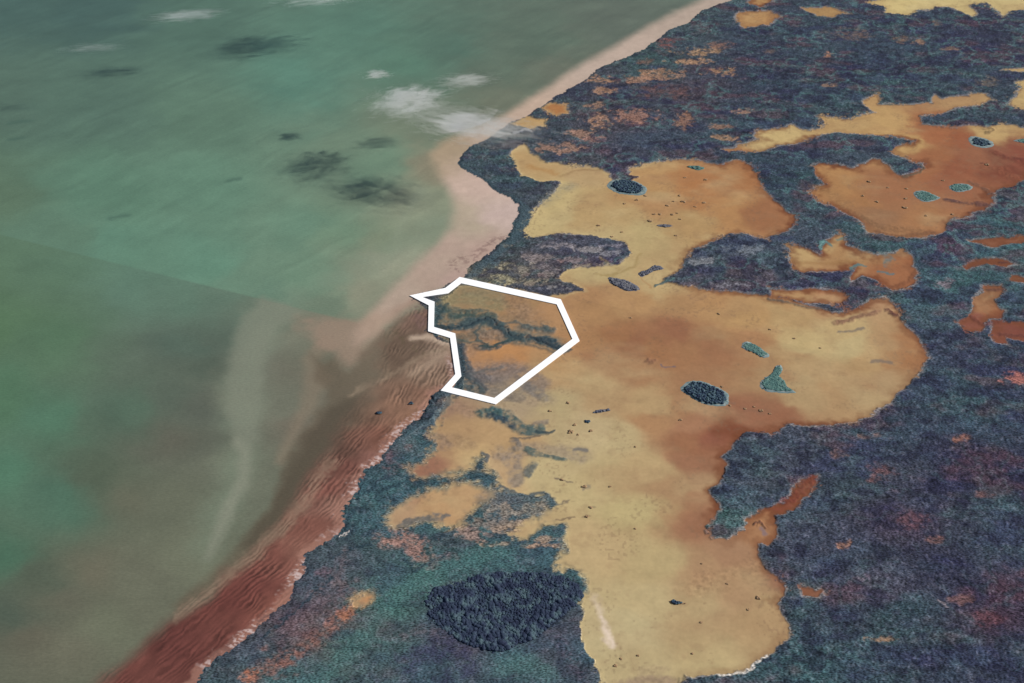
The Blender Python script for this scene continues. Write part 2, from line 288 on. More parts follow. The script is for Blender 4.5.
# pale drift and shell streaks where the tidal flat meets the scrub
nx = X * math.cos(math.radians(-20)) + Y * math.sin(math.radians(-20)); ny = -X * math.sin(math.radians(-20)) + Y * math.cos(math.radians(-20))
flk = vnoise(nx / 9, ny / 3.4, 90) * 1.1 - .55 + .5 * (vnoise(nx / 4, ny / 2.2, 92) - .5) + .35 * (vnoise(X / 26, Y / 26, 93) - .5)
bnd = sstep(-24, -6, land_d + 5 * mid) * (1 - sstep(4, 9, land_d)) * sstep(345, 372, PY)
fl2 = sstep(0, .5, fbm(X, Y, 70, 2, 91) + .35)
put(ALB, bnd, (172,128,114), .55)
put(ALB, bnd * sstep(.1, .32, flk) * fl2, (206,186,186), .8)
put(ALB, bnd * sstep(.12, .35, -flk) * fl2, (100,74,74), .55)

# --- dry land: scrub
i = np.nonzero(land)[0]
x, y = X[i], Y[i]
c = field(SCRUB, i, 12)
n1 = fbm(x * .55, y, 42, 4, 100); n2 = fbm(x * .7, y, 16, 3, 101); n3 = fbm(x, y, 7, 2, 102); n4 = fbm(x * .4, y, 150, 3, 104)
navy = lin((44,46,76)); teal = lin((78,120,118)); rust = lin((92,62,70)); grey = lin((118,116,132))
hz = np.where(PX[i] > 600, 1.0, .6)
def m3(c, m, q): return c * (1 - m[:, None]) + q * m[:, None]
grn = fbm(X * .75, Y, 4.6, 2, 140)
c *= .74
c = m3(c, .6 * hz * sstep(.1, .8, n1 + .5 * n4), navy)
c = m3(c, .24 * sstep(.2, .9, -n1 + .45 * n4 + .25 * n2), teal)
n5 = fbm(x * .6, y, 75, 3, 105)
c = m3(c, .5 * hz * sstep(.2, .8, n5 - .5 * n1 + .2 * n2), rust)
c = m3(c, .22 * hz * sstep(.15, .8, -n5 + .3 * n4), lin((70,98,114)))
c = m3(c, .10 * hz, lin((60,54,92)))
c = m3(c, .35 * np.where((PX[i] < 600) & (PY[i] > 430), 1, 0) * sstep(-.3, .6, n4 + .4 * n1), lin((64,102,106)))
c = m3(c, .16 * sstep(.3, .8, n3 - .3 * n1), grey)
lf = np.where((PX[i] < 600) & (PY[i] > 420), .45, 1.0)
b1 = fbm(x * .8, y, 24, 3, 106); b2 = fbm(x * .8, y, 11, 3, 107); rg = 1 - np.abs(fbm(x, y, 60, 4, 108)) * 2.2
c = m3(c, .62 * hz * sstep(.1, .75, b1 + .35 * n4), lin((34,36,58)))
c = m3(c, .40 * hz * sstep(.1, .8, b2), lin((38,40,62)))
c = m3(c, (.10 + .32 * sstep(330, 230, PY[i])) * hz * sstep(.5, 1.0, rg) * sstep(-.6, .4, n5), lin((88,128,130)))
c *= np.where((PX[i] < 600) & (PY[i] > 420), 1.0, .90)[:, None]
c *= (1 + .20 * n2 + .10 * n1 + lf * (.18 * n3 + .22 * grn[i]))[:, None]
ALB[i] = np.clip(c, .004, 1)
veg = np.where(land, 1.0, 0.0)
# orange bare patches showing through the northern scrub
BARE = [(600,80,15,4,168,124,92),(605,92,12,4,160,118,88),(595,107,10,5,150,112,88),(600,122,15,7,160,118,90),(578,135,14,4,150,112,92),(560,148,20,6,148,110,90),(595,140,10,3,140,100,90),(700,52,22,4,160,124,88),(690,62,18,3,170,128,92),(720,46,14,4,130,92,76),(722,72,16,4,160,118,84),
 (660,77,22,4,158,116,88),(668,92,26,9,104,70,68),(635,117,24,7,148,104,86),(685,122,10,7,140,98,74),(720,127,12,3,140,102,80),(742,112,10,3,160,118,96),(725,138,13,3,156,118,86),(667,44,9,5,130,72,62),(645,62,8,3,110,78,66),(640,80,14,4,148,108,86),(660,72,20,3,150,110,82),
 (828,55,5,3,176,118,84),(902,40,9,4,120,92,72),(918,43,7,3,140,104,80),(935,24,6,3,110,88,74),(850,35,22,6,108,86,76),(950,49,10,2,120,92,76),(830,86,10,2,130,100,76),(985,82,14,5,110,96,84),(770,52,8,3,100,80,74),
 (865,437,14,3,120,86,76),(840,455,8,5,112,82,76),(845,545,8,5,150,104,82),(878,475,16,9,112,72,70),(962,440,9,4,140,88,68),(878,640,20,3,150,112,78),(915,520,18,9,96,62,70),(935,540,10,4,120,78,70),(1015,379,14,6,170,98,84),(988,620,14,8,96,56,66),(960,600,12,5,110,76,74),(850,380,1,1,90,90,90),
 (944,284,10,5,118,104,116),(810,345,1,1,90,90,90),(400,405,1,1,120,100,90),(985,495,12,4,110,74,70),(868,580,10,5,104,92,110),(782,600,1,1,90,90,90),
 (345,612,9,5,152,96,80),(330,626,12,7,128,88,80),(318,640,14,8,120,86,82),(300,652,16,7,126,84,78),(282,665,12,5,136,86,76),(248,678,8,5,156,98,76),(268,648,10,4,118,84,82),(318,595,14,7,96,82,88),(345,584,14,6,100,88,92),(322,572,8,5,104,82,96),(278,676,20,4,112,84,82),
 (390,455,6,6,100,78,88),(388,467,7,4,120,88,86),(410,448,5,5,112,88,92),(410,540,24,6,140,108,102),(416,550,10,9,142,108,102),(400,530,14,4,130,102,98),(430,565,10,5,108,94,96),(346,550,4,4,110,96,100),(509,507,9,4,172,138,108),(500,530,10,5,150,124,106),(522,532,14,4,164,130,100),(487,542,10,4,160,128,106),(465,530,12,4,128,104,98),(478,538,16,5,130,106,100),
 (505,512,18,7,136,122,108),(535,508,10,7,134,124,106),(480,522,14,5,122,112,104),(515,525,20,5,150,126,104),(545,540,14,3,154,128,106),(468,535,14,5,132,110,102),(495,545,14,3,150,126,106),(490,520,20,7,112,104,100),(540,546,16,3,160,128,104),(540,503,8,4,150,132,108),(545,512,8,6,130,118,104),(452,556,14,5,108,90,96),
 (475,272,10,3,118,110,92),(560,246,20,3,124,116,122),(590,250,16,3,132,126,130),(540,258,18,4,124,112,112),(575,260,14,3,128,112,116),(520,270,18,6,128,120,108),(505,266,8,4,140,130,104),(500,280,14,5,142,134,104),(545,274,12,3,132,120,116),(560,288,14,3,126,122,124),(530,282,14,4,134,124,104),(470,280,8,3,140,130,108),(610,254,10,4,120,118,128),(700,262,14,4,118,120,128),(730,285,20,3,112,110,122),(745,250,18,4,104,112,124),(482,286,22,6,136,126,100),(500,293,20,4,150,134,98),(535,285,12,3,116,104,96),(548,268,14,4,110,100,104),(560,262,4,2,140,112,110),(600,268,24,3,140,126,108),(505,246,6,2,150,134,110),(535,276,12,4,90,72,78),(610,246,14,2,120,116,130)]
for a, b, rx, ry, r, g, bl in BARE:
    if rx < 2: continue
    ii = i[(np.abs(PX[i] - a) < rx * 2.2) & (np.abs(PY[i] - b) < ry * 2.2)]
    q = ((PX[ii] - a) / rx) ** 2 + ((PY[ii] - b) / ry) ** 2
    soft_e = -1.0 if r + g + bl < 300 else -.1
    mm = sstep(1.4, soft_e, q - .9 * mid[ii] - .9 * fine[ii] - .5 * grn[ii])
    gq = lin((r, g, bl)); gq = gq * .82 + .18 * gq.mean()
    mix(ALB, ii, mm * (.72 if b < 160 else .75), gq * (1 + .3 * grn[ii])[:, None]); veg[ii] *= 1 - .8 * mm

# lower left: orange sand showing through, teal grass swale, dark runnels
sp = np.clip(.55 + .5 * fine + .7 * grn, 0, 1)
for pts, h, sft, rgb, k in (([(255,678),(275,664),(300,650),(325,632),(346,612),(360,602)], 5, 11, (128,90,80), .6), ([(345,616),(352,608)], 3, 6, (156,106,80), .6), ([(285,640),(305,622),(330,604),(350,590)], 8, 12, (104,88,96), .5),
  ([(318,590),(335,575),(345,560)], 5, 10, (108,92,98), .4), ([(385,540),(405,538),(420,548),(424,560)], 7, 9, (150,114,104), .6), ([(380,450),(392,462),(400,472)], 5, 8, (106,86,92), .4), ([(245,676),(256,674)], 3, 4, (160,98,74), .7), ([(395,640),(420,632),(440,636)], 4, 8, (104,92,100), .4)):
    put(ALB, np.where(land, stroke(pts, h, sft), 0) * sp, rgb, k)
put(ALB, np.where(land, stroke([(500,552),(470,560),(440,568),(415,582),(392,606),(365,634),(335,664),(310,690)], 7, 10), 0), (70,106,106), .45)
put(ALB, np.where(land, stroke([(405,664),(430,650),(455,650),(470,668),(440,684)], 9, 9), 0) * np.clip(.6 + .7 * fine + .4 * grn, 0, 1), (56,56,82), .7)
put(ALB, np.where(land, stroke([(560,640),(572,660),(585,680)], 5, 8), 0) * sp, (96,88,104), .5)
put(ALB, np.where(land, stroke([(505,668),(530,662),(548,676)], 8, 10), 0), (76,106,108), .5)
for pts in ([(345,520),(365,505),(385,492),(405,482),(430,480)],[(350,500),(372,488),(388,474)],[(482,502),(470,514),(456,527),(436,540)],[(330,560),(352,548),(372,545)],[(262,640),(290,618),(312,596),(330,575)],[(400,475),(425,483),(450,484),(478,478)],[(402,560),(416,572),(430,566),(446,552)]):
    put(ALB, np.where(land, stroke(pts, 1.0, 1.8), 0), (40,58,70), .8)
# --- salt flats
dpx = flat_d / MPP
edge_soft = np.where((PX < 590) & (PY > 395) & (PY < 615), 5.0 + 3.5 * sstep(520, 480, PX) * sstep(440, 480, PY), np.where((PX > 600) & (PX < 690) & (PY > 665), 3.5, 1.1))
m = np.where(land_d > -12, sstep(-edge_soft, edge_soft, dpx + np.where(edge_soft > 2, 4 * fine + 2 * mid, .9 * fine + .6 * grn)), 0) * sstep(-2, 3, land_d)
rim = np.where(land, sstep(-3.6, -.6, dpx) * (1 - sstep(-.6, 1.2, dpx)), 0)
rim = np.where((PX < 600) & (PY > 285), 0, rim)
rim = rim * sstep(-.7, .5, fbm(X, Y, 55, 3, 110) + np.where(PX > 690, .25, -.3))
put(ALB, rim, (156,150,150), .45)
# stray bare specks in the scrub margin and stray plants on the sand margin
fray = sstep(-.15, .55, fbm(X, Y, 110, 3, 118)) * np.where(land, 1, 0)
m = np.maximum(m, .75 * fray * sstep(.0, .4, .55 * fine + .6 * grn + .4 * mid + dpx / 12) * sstep(-11, -1, dpx))
m = m * (1 - .6 * fray * sstep(.1, .5, .6 * fine + .6 * grn - dpx / 9) * sstep(8, 1, dpx) * (dpx > 0))
i = np.nonzero(m > .002)[0]
c = field(TAN, i, 7, 2.3)
lum = (c @ np.array([.3, .59, .11]))[:, None]; c = (c * .94 + lum * .06) * np.array([1.04, 1.02, 1.05])
spk = sstep(.62, .8, vnoise(X[i] / 5, Y[i] / 5, 113) * (.62 + .38 * sstep(0, .8, fbm(X[i], Y[i], 60, 2, 114)))); c = m3(c, .3 * spk, lin((120,96,78)))
n = fbm(X[i] * .6, Y[i], 130, 4, 111)
c = m3(c, .25 * sstep(.1, .9, n), lin((154,116,88))); c = m3(c, .3 * sstep(.1, .9, -n), lin((196,180,138)))
ns = fbm(X[i], Y[i], 24, 4, 112); c = m3(c, .18 * sstep(.25, .9, ns), lin((140,108,84)))
east = np.clip((PX[i] - 640) / 80, 0, 1) * np.where(PY[i] > 610, .35, 1) * np.where((PX[i] > 790) & (PY[i] < 135), .2, 1)
inner = sstep(12, .5, dpx[i] + 4 * mid[i] + 2 * fine[i]) * east * np.clip(.8 + .5 * fbm(X[i], Y[i], 140, 2, 116), .3, 1.1)
c = m3(c, .85 * inner, lin((118,68,44)))
ln = sstep(0, .8, dpx[i]) * sstep(2.6, .9, dpx[i]) * sstep(-.1, .5, fbm(X[i], Y[i], 80, 3, 117)) * np.where((PX[i] < 590) & (PY[i] > 395), .2, 1)
c = m3(c, .55 * ln, lin((108,72,52)))
palein = sstep(5.5, .5, dpx[i]) * np.clip((660 - PX[i]) / 60 + (PY[i] < 140) * (PX[i] > 700), 0, 1)
c = m3(c, .35 * palein, lin((196,176,130)))
c *= (1 + .035 * fine[i] + .05 * mid[i])[:, None]
sm2 = PY[i] - (176 + .2135 * PX[i])
c *= (1 - .07 * sstep(-.6, .6, sm2) * sstep(120, 30, sm2) * sstep(570, 590, PX[i]))[:, None]
mix(ALB, i, m[i], c)
flatm = m; veg *= 1 - m
veg *= 1 - .75 * rim
# marsh creeping over the flats, inside and below the marked site
teal_d, purp = (62,80,86), (116,106,104)
MARSH = [([(440,322),(460,322),(482,324),(500,332),(525,338),(558,345)],7,7,(104,108,98),.5),([(434,318),(455,322),(475,326),(498,334),(520,340)],8,6,(86,96,92),.75),([(438,306),(450,312),(470,316)],5,5,(78,92,88),.7),([(448,340),(470,344),(485,346)],4,6,(110,108,98),.55),
 ([(455,352),(462,368),(470,382)],8,5,(76,86,92),.75),([(470,378),(490,384),(500,394)],8,6,(110,104,102),.6),([(545,343),(556,346),(566,350)],4,3,(64,80,86),.85),([(520,330),(545,332)],5,5,(98,104,100),.6),([(448,300),(470,298),(500,306)],6,8,(134,126,98),.7),([(470,330),(482,336),(496,336)],7,7,(140,116,98),.6),([(520,312),(535,316)],7,9,(140,116,96),.5),([(500,318),(525,322),(545,324)],3,7,(126,112,96),.5),
 ([(484,368),(505,366),(525,372)],8,10,(134,116,104),.55),([(505,398),(530,402),(550,400)],4,8,(150,132,112),.5),([(490,500),(520,505),(540,508)],8,8,(108,108,108),.5),
 ([(450,440),(470,445)],5,8,(140,116,96),.4),([(432,436),(445,446)],4,6,(120,104,98),.5),([(431,331),(448,329),(462,327),(475,320),(488,319),(498,326),(508,334),(522,339),(540,341),(562,346)],4.5,3.5,teal_d,.92),
 ([(440,310),(452,317),(466,314),(480,312),(492,316)],4,4,(70,86,84),.85),([(526,327),(540,328),(551,332)],3.5,4,(84,92,92),.85),([(478,347),(490,350),(502,346),(513,341)],2.5,3,teal_d,.85),
 ([(545,341),(556,345),(564,348)],3,2,(50,66,76),.9),
 ([(436,302),(437,318),(434,332)],4,3,teal_d,.9),([(447,336),(462,340),(480,334)],4,5,(84,90,86),.6),([(455,348),(461,362),(466,376),(480,380)],6,5,(66,78,88),.85),([(456,386),(468,383),(478,392)],5,4,teal_d,.9),
 ([(484,376),(500,372),(520,376),(535,386)],9,8,purp,.7),([(520,385),(535,392),(545,398)],3,5,(112,108,106),.7),([(500,392),(515,396)],7,6,(120,112,106),.55),([(450,404),(470,412)],6,8,(138,114,104),.4),
 ([(485,413),(496,414)],6,3,(62,90,92),.9),([(494,412),(508,419),(522,428),(535,430)],6,4,(64,90,94),.92),([(535,431),(546,432),(553,431)],1.6,1.2,(56,72,78),.9),([(535,422),(543,423)],2.5,3,(120,112,112),.6),
 ([(511,437),(525,438),(540,436)],1.2,1.2,(100,92,84),.8),([(514,440),(516,448)],3,3,(92,96,102),.85),([(508,452),(530,449),(560,452),(580,456)],7,9,(140,126,112),.65),
 ([(524,450),(536,454),(548,457),(566,461)],2.4,2,(82,98,96),.9),([(576,450),(586,452)],2,2,(108,106,106),.8),([(534,463),(529,473)],2.6,3,(86,96,100),.85),([(512,458),(518,470),(514,482)],5,5,(124,116,112),.7),
 ([(518,456),(500,454)],3,4,(150,130,112),.5),([(484,452),(490,454),(487,460)],2,2,(70,84,96),.8),([(554,479),(568,482)],.8,1,(120,106,92),.9),([(582,490),(588,485)],2,2,(138,126,110),.8),
 ([(555,522),(566,520),(577,518)],.8,.9,(124,106,86),.8),([(559,505),(568,501)],.9,1,(110,100,90),.7),([(586,517),(590,517)],1.2,1.4,(136,116,92),.8),([(590,508),(594,508)],1.2,1.6,(140,124,98),.7),
 ([(402,524),(412,520),(425,519),(446,516)],2.5,3,(98,100,102),.85),([(417,533),(430,532),(444,529)],3,1.6,(66,92,96),.92),
 ([(455,290),(480,292),(500,298)],4,6,(124,116,94),.6),([(470,352),(480,338),(494,334)],5,6,(140,114,96),.5),([(515,300),(520,312)],8,8,(132,108,92),.35),
 ([(618,690),(640,680),(670,682)],5,5,(140,118,102),.75),([(640,670),(664,670)],3,5,(158,136,110),.4),
 ([(562,562),(570,566),(578,570)],1.6,2,(140,124,98),.6),
 ([(647,360),(652,362)],2.5,3,(122,86,70),.8),([(660,366),(666,369),(673,368)],.8,.8,(112,98,106),.9),
 ([(840,331),(850,331),(862,328)],1.4,1.6,(120,110,100),.8),([(870,361),(880,361),(891,363)],1.8,2,(122,108,98),.8),
 ([(600,258),(618,270),(612,276),(598,275)],1,2.5,(160,138,92),.4),([(640,255),(632,268),(620,273),(600,276)],1.2,2,(150,128,84),.5),
 ([(655,286),(664,283),(676,279)],1.6,1,(74,98,102),.9),([(640,276),(650,288)],.8,1,(168,128,88),.6),
 ([(745,408),(760,412),(770,412)],2,4,(136,100,80),.5),([(722,402),(734,404)],1,2,(134,104,86),.6),
 ([(945,201),(955,202),(965,204)],3.4,2,(88,62,62),.9),([(973,204),(983,204)],3,2,(92,62,60),.85),([(976,184),(984,190),(990,194)],3,2.5,(104,74,62),.75),([(968,180),(976,186)],1.5,2,(110,80,66),.6),([(920,165),(926,168),(920,172),(908,176)],1.6,1.4,(94,84,72),.8),
 ([(1000,155),(1024,163),(1050,170)],5,6,(110,54,44),.6),([(1012,160),(1050,163)],3,4,(108,54,46),.5),([(984,165),(994,165)],1,1,(96,60,50),.8),([(982,131),(990,128),(994,130),(986,134)],1.2,1.2,(112,92,66),.7),
 ([(850,210),(880,226),(920,232)],4,6,(126,92,66),.55),([(820,190),(850,205)],5,8,(146,112,76),.4),
 ([(836,322),(855,318),(872,316),(880,312)],2.4,2.4,(120,84,72),.8),([(889,311),(896,315)],2.4,1.4,(96,60,56),.9),([(768,298),(800,306),(818,310)],1,1.4,(96,90,84),.8),
 ([(752,524),(760,522),(766,527)],1.2,1,(96,64,56),.8),([(760,528),(764,534)],2,2,(132,112,116),.8),
 ([(782,503),(795,498),(806,490),(815,478)],3,2.5,(112,54,48),.6),
 ([(690,590),(720,580),(750,570)],8,20,(158,122,90),.25),
 ([(556,174),(545,170),(530,166)],2,4,(166,120,70),.5),([(572,186),(556,192),(545,204)],4,7,(128,126,116),.5),([(600,170),(575,170),(560,176)],1,2,(140,112,78),.5),
 ([(1010,262),(1000,262)],1,1,(84,50,48),.7),
 ]
MARSH += [([(488,320),(479,325),(473,332),(477,341),(490,347),(506,344),(513,337)],1.4,1.4,(56,76,80),.75),([(500,326),(515,322),(530,326),(548,332)],1.6,2,(66,84,88),.7),([(520,340),(530,346),(545,350),(556,352)],1.2,1.6,(70,84,86),.6),([(444,334),(456,341),(470,344),(480,341)],1.4,1.8,(72,88,86),.7),([(466,376),(482,372),(500,368)],1.6,3,(92,96,98),.6),([(819,248),(826,241),(833,246)],1.6,1.4,(84,122,124),.85),([(848,268),(858,265),(866,266)],1.4,1.2,(84,118,122),.85),([(884,256),(891,262),(889,268)],2.4,2.2,(100,116,118),.8),([(880,273),(892,274)],1.1,1,(84,114,122),.85),([(838,240),(846,238)],1.2,1.2,(90,124,120),.7),
 ([(800,262),(830,264),(850,262)],2,4,(150,112,72),.5),([(890,288),(912,280),(919,273)],2,2.4,(120,76,54),.6),([(970,316),(985,326),(1000,322)],2,2.4,(104,58,50),.6),([(985,291),(1003,290)],1.6,1.4,(92,60,54),.7),([(1000,334),(1024,336),(1040,338)],2,2,(96,54,50),.6),([(880,232),(900,236),(935,232)],2,2.4,(118,84,62),.6),
 ([(985,167),(1005,170),(1017,180)],3,5,(132,78,56),.5),([(906,128),(930,130),(960,132)],2,3,(150,98,66),.5),
([(440,327),(452,329),(466,326),(478,320),(490,320),(498,328),(507,335),(520,339)],2,1.5,(48,66,74),.8),([(526,336),(540,341),(558,348)],1.8,1.4,(46,60,70),.8),([(458,318),(470,316),(484,316)],1.6,1.6,(58,78,76),.7),
 ([(480,347),(492,348),(504,344),(516,341)],1.5,1.2,(50,70,72),.8),([(457,382),(463,372),(461,360),(456,350)],2,1.8,(52,68,76),.75),([(463,372),(475,380),(486,390)],1.6,2,(74,80,86),.7),([(447,303),(440,312),(436,322)],1.6,1.6,(52,72,76),.75),
 ([(490,416),(504,420),(514,427)],2.5,2,(44,60,78),.7),([(472,474),(482,478),(492,478)],2.4,1.6,(50,70,80),.7),([(498,487),(515,492),(530,496),(542,493),(552,500),(556,506)],1.6,1.4,(66,82,92),.8),([(512,548),(530,542),(546,530),(560,528)],2,1.6,(64,86,92),.8)]
for pts, h, s, rgb, k in MARSH:
    if pts[0][0] < 600 and pts[0][1] > 280 and h > 2: h *= 1.35; s *= .8
    mm = np.where(land, stroke(pts, h, s), 0)
    mm = mm * np.clip(.9 + .5 * fine + .35 * mid + .25 * grn, .2, 1) if h > 2 else mm
    put(ALB, mm * (1 + 0), rgb, k)
    if sum(rgb) < 300: veg = np.maximum(veg, mm * k * .8)
    ii = np.nonzero(mm > .2)[0]
    if h > 2: ALB[ii] *= (1 + (.16 * fbm(X[ii], Y[ii], 6, 2, 120)) * mm[ii])[:, None]
# tidal creek in the site
creek = np.where(land_d > -10, stroke([(424,331),(436,328),(447,329),(456,328),(466,325),(476,320),(487,318),(494,320),(499,326),(506,329),(509,335),(516,336),(522,338),(532,338),(540,343),(552,346),(560,350),(566,356)], .35, .9), 0)
put(ALB, creek, (44,56,66), .85); veg *= 1 - creek
creek2 = np.where(land, stroke([(482,346),(488,344),(487,348),(494,348)], .3, .7), 0); put(ALB, creek2, (50,60,62), .8)
# old wheel track and drainage lines through the scrub south of the site
for pts in ([(478,557),(500,558),(530,566),(560,572)],[(490,500),(475,515),(458,527)],[(385,480),(400,476),(430,480),(462,478),(480,474)],[(790,588),(830,590),(870,598),(910,604),(940,606),(970,622),(1024,640)]):
    put(ALB, np.where(land, stroke(pts, .3, 1.0), 0), (48,62,70), .5)
put(ALB, np.where(land, stroke([(935,603),(948,610)], .6, 1.2), 0), (150,140,150), .7)
put(ALB, np.where(land, stroke([(345,533),(338,538)], .5, .8), 0), (220,210,205), .9)
# beach ridge of teal bushes along the shore
for pts, h in (([(456,163),(478,177),(498,194),(514,200),(524,208),(523,222),(514,240),(500,254),(480,268),(465,279)], 4), ([(452,398),(440,415),(432,424),(412,430),(395,441),(380,458)], 3),):
    put(ALB, np.where(land, stroke(pts, h, 3), 0) * (1 - .0), (64,82,92), .7)
put(ALB, np.where(land, stroke([(444,402),(437,418),(424,428),(398,440)], .6, 1.2), 0), (104,118,126), .6)
# salt crust bars
put(ALB, np.where(land, stroke([(597,597),(598,606),(601,614)], 2, 6), 0) * np.clip(.8 + .5 * mid, 0, 1), (222,202,184), .6)
put(ALB, np.where(land, stroke([(600,620),(606,631),(612,645)], 1.6, 5), 0) * np.clip(.85 + .4 * mid, 0, 1), (230,210,196), .85)
put(ALB, np.where(land, stroke([(722,679),(745,674),(768,658)], 1.2, 1.6), 0), (212,205,200), .85)
put(ALB, np.where(land, stroke([(514,133),(524,130),(530,132)], 1.5, 1.5), 0), (150,152,160), .8)

# ------------------------------------------------------------------ relief
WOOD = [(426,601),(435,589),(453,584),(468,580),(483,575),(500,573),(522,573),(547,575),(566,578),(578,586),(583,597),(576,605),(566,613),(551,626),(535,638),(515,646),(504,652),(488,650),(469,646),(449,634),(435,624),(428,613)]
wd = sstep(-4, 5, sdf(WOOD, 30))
put(ALB, wd, (40,50,68), .85)            # ground colour darkened under the wood
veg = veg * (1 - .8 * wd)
bump = .3 * np.clip(.5 + grn, 0, 2) + .35 * np.clip(.55 + .9 * fbm(X, Y, 13, 3, 130), 0, 2) + .7 * np.clip(1.1 - worley(X + .6 * wx, Y, 6.2, 131), 0, 1) ** 1.4 + .35 * np.clip(fbm(X * .6, Y, 34, 2, 133), 0, 1)
H += np.where(land, sstep(0, 18, land_d) * .8, 0)
SITE = [(416,296.2),(446.5,290.6),(460.3,280),(558.8,301.7),(576,339.8),(495,401),(446,388.8),(458.3,375),(452.7,335.6),(431,329),(431.6,303.4)]
VEGH = veg * sstep(0, 9, land_d) * (1 - stroke(SITE + SITE[:1], 6, 4, warped=False))
H += VEGH * (.4 + 2.0 * bump * np.where((PX < 600) & (PY > 420), .5, 1.0))
H += redm * (.30 * rip + .15 * rip2) + beachm * .3 + np.where(land, 0, .02)
H -= creek * .8
ALB *= 1.0

# ------------------------------------------------------------------ materials
def mat(name):
    m = bpy.data.materials.new(name); m.use_nodes = True
    nt = m.node_tree; b = nt.nodes['Principled BSDF']
    return m, nt, b
def noise_node(nt, scale, detail=3, coord='Object'):
    tc = nt.nodes.new('ShaderNodeTexCoord'); n = nt.nodes.new('ShaderNodeTexNoise')
    n.inputs['Scale'].default_value = scale; n.inputs['Detail'].default_value = detail
    nt.links.new(tc.outputs[coord], n.inputs['Vector']); return n
def terrain_mat(name, rough, amp, scale, bumpd, bscale, spec=.3, stretch=None, det=4):
    m, nt, b = mat(name)
    at = nt.nodes.new('ShaderNodeAttribute'); at.attribute_name = 'Col'
    n = noise_node(nt, scale, det)
    if stretch:
        mp = nt.nodes.new('ShaderNodeMapping'); mp.inputs['Scale'].default_value = stretch
        nt.links.new(n.inputs['Vector'].links[0].from_socket, mp.inputs['Vector']); nt.links.new(mp.outputs['Vector'], n.inputs['Vector'])
    r = nt.nodes.new('ShaderNodeMapRange'); r.inputs['From Min'].default_value = .3; r.inputs['From Max'].default_value = .7
    r.inputs['To Min'].default_value = 1 - amp; r.inputs['To Max'].default_value = 1 + amp * (1.35 if amp > .5 else 1)
    nt.links.new(n.outputs['Fac'], r.inputs['Value'])
    v = nt.nodes.new('ShaderNodeVectorMath'); v.operation = 'SCALE'
    nt.links.new(at.outputs['Color'], v.inputs[0]); nt.links.new(r.outputs['Result'], v.inputs['Scale'])
    nt.links.new(v.outputs[0], b.inputs['Base Color'])
    if rough is None:
        a2 = nt.nodes.new('ShaderNodeAttribute'); a2.attribute_name = 'Rough'; nt.links.new(a2.outputs['Fac'], b.inputs['Roughness'])
    else: b.inputs['Roughness'].default_value = rough
    b.inputs['Specular IOR Level'].default_value = spec
    if bumpd:
        n2 = noise_node(nt, bscale, 3); bp = nt.nodes.new('ShaderNodeBump'); bp.inputs['Distance'].default_value = bumpd; bp.inputs['Strength'].default_value = .6
        nt.links.new(n2.outputs['Fac'], bp.inputs['Height']); nt.links.new(bp.outputs['Normal'], b.inputs['Normal'])
    return m
M_SEA = terrain_mat('silty_water', None, .10, .3, .3, .16, .25, (.4, 1, 1))
M_SAND = terrain_mat('wet_sand', None, .06, .25, .15, .4, .2)
M_SALT = terrain_mat('salt_crust', .92, .05, .12, .12, .2, .15)
M_VEG = terrain_mat('scrub_cover', .95, .72, .42, 0, .3, .1, (.5, 1, 1), 2)

# ------------------------------------------------------------------ build the setting
cls_v = np.zeros(N, np.int16)                              # 0 sea
cls_v[(~land) & (beachm > .5)] = 1
cls_v[(~land) & (redm > .5)] = 2
cls_v[land] = 3
cls_v[land & (flatm > .5)] = 4
for k, d in enumerate(pan_d): cls_v[(cls_v == 4) & (d >= flat_d - 1e-6) & (d > -5)] = 10 + k
cls_v[(cls_v == 4) & (f2_d >= flat_d - 1e-6)] = 5
jj, ii = np.meshgrid(np.arange(NY - 1), np.arange(NX - 1), indexing='ij')
a = (jj * NX + ii).ravel()
QUADS = np.stack([a + NX, a + NX + 1, a + 1, a], 1)        # rows run towards the camera
FC = cls_v[QUADS[:, 0]]
def build_sheet(name, ids, m, kind, label, cat):
    q = QUADS[np.isin(FC, ids)]
    if len(q) == 0: return None
    used, inv = np.unique(q.ravel(), return_inverse=True)
    me = bpy.data.meshes.new(name)
    me.vertices.add(len(used)); me.vertices.foreach_set('co', np.stack([X[used], Y[used], H[used]], 1).astype(np.float32).ravel())
    me.loops.add(len(inv)); me.loops.foreach_set('vertex_index', inv.astype(np.int32))
    me.polygons.add(len(q)); me.polygons.foreach_set('loop_start', np.arange(0, len(inv), 4, dtype=np.int32))
    me.polygons.foreach_set('use_smooth', np.ones(len(q), bool))
    at = me.attributes.new('Col', 'FLOAT_COLOR', 'POINT')
    at.data.foreach_set('color', np.concatenate([ALB[used], np.ones((len(used), 1))], 1).astype(np.float32).ravel())
    at = me.attributes.new('Rough', 'FLOAT', 'POINT'); at.data.foreach_set('value', ROUGH[used].astype(np.float32))
    me.update(calc_edges=True); me.validate()
    me.materials.append(m)
    o = bpy.data.objects.new(name, me); COL.objects.link(o)
    o['kind'] = kind; o['label'] = label; o['category'] = cat
    return o
build_sheet('sea', [0], M_SEA, 'structure', 'shallow silty green sea west of the coast', 'sea')
build_sheet('beach', [1], M_SAND, 'structure', 'pale pink sand beach curving along the coast', 'beach')
build_sheet('tidal_flat', [2], M_SAND, 'structure', 'rippled dark red tidal flat at the lower shore', 'tidal flat')
build_sheet('scrubland', [3], M_VEG, 'stuff', 'blue green and purple coastal scrub and mangrove cover', 'scrub')
build_sheet('salt_flat', [4], M_SALT, 'structure', 'large bare tan and orange salt flat right of the white site outline', 'salt flat')
build_sheet('salt_flat', [5], M_SALT, 'structure', 'orange brown salt flat with small pools at the upper right', 'salt flat')
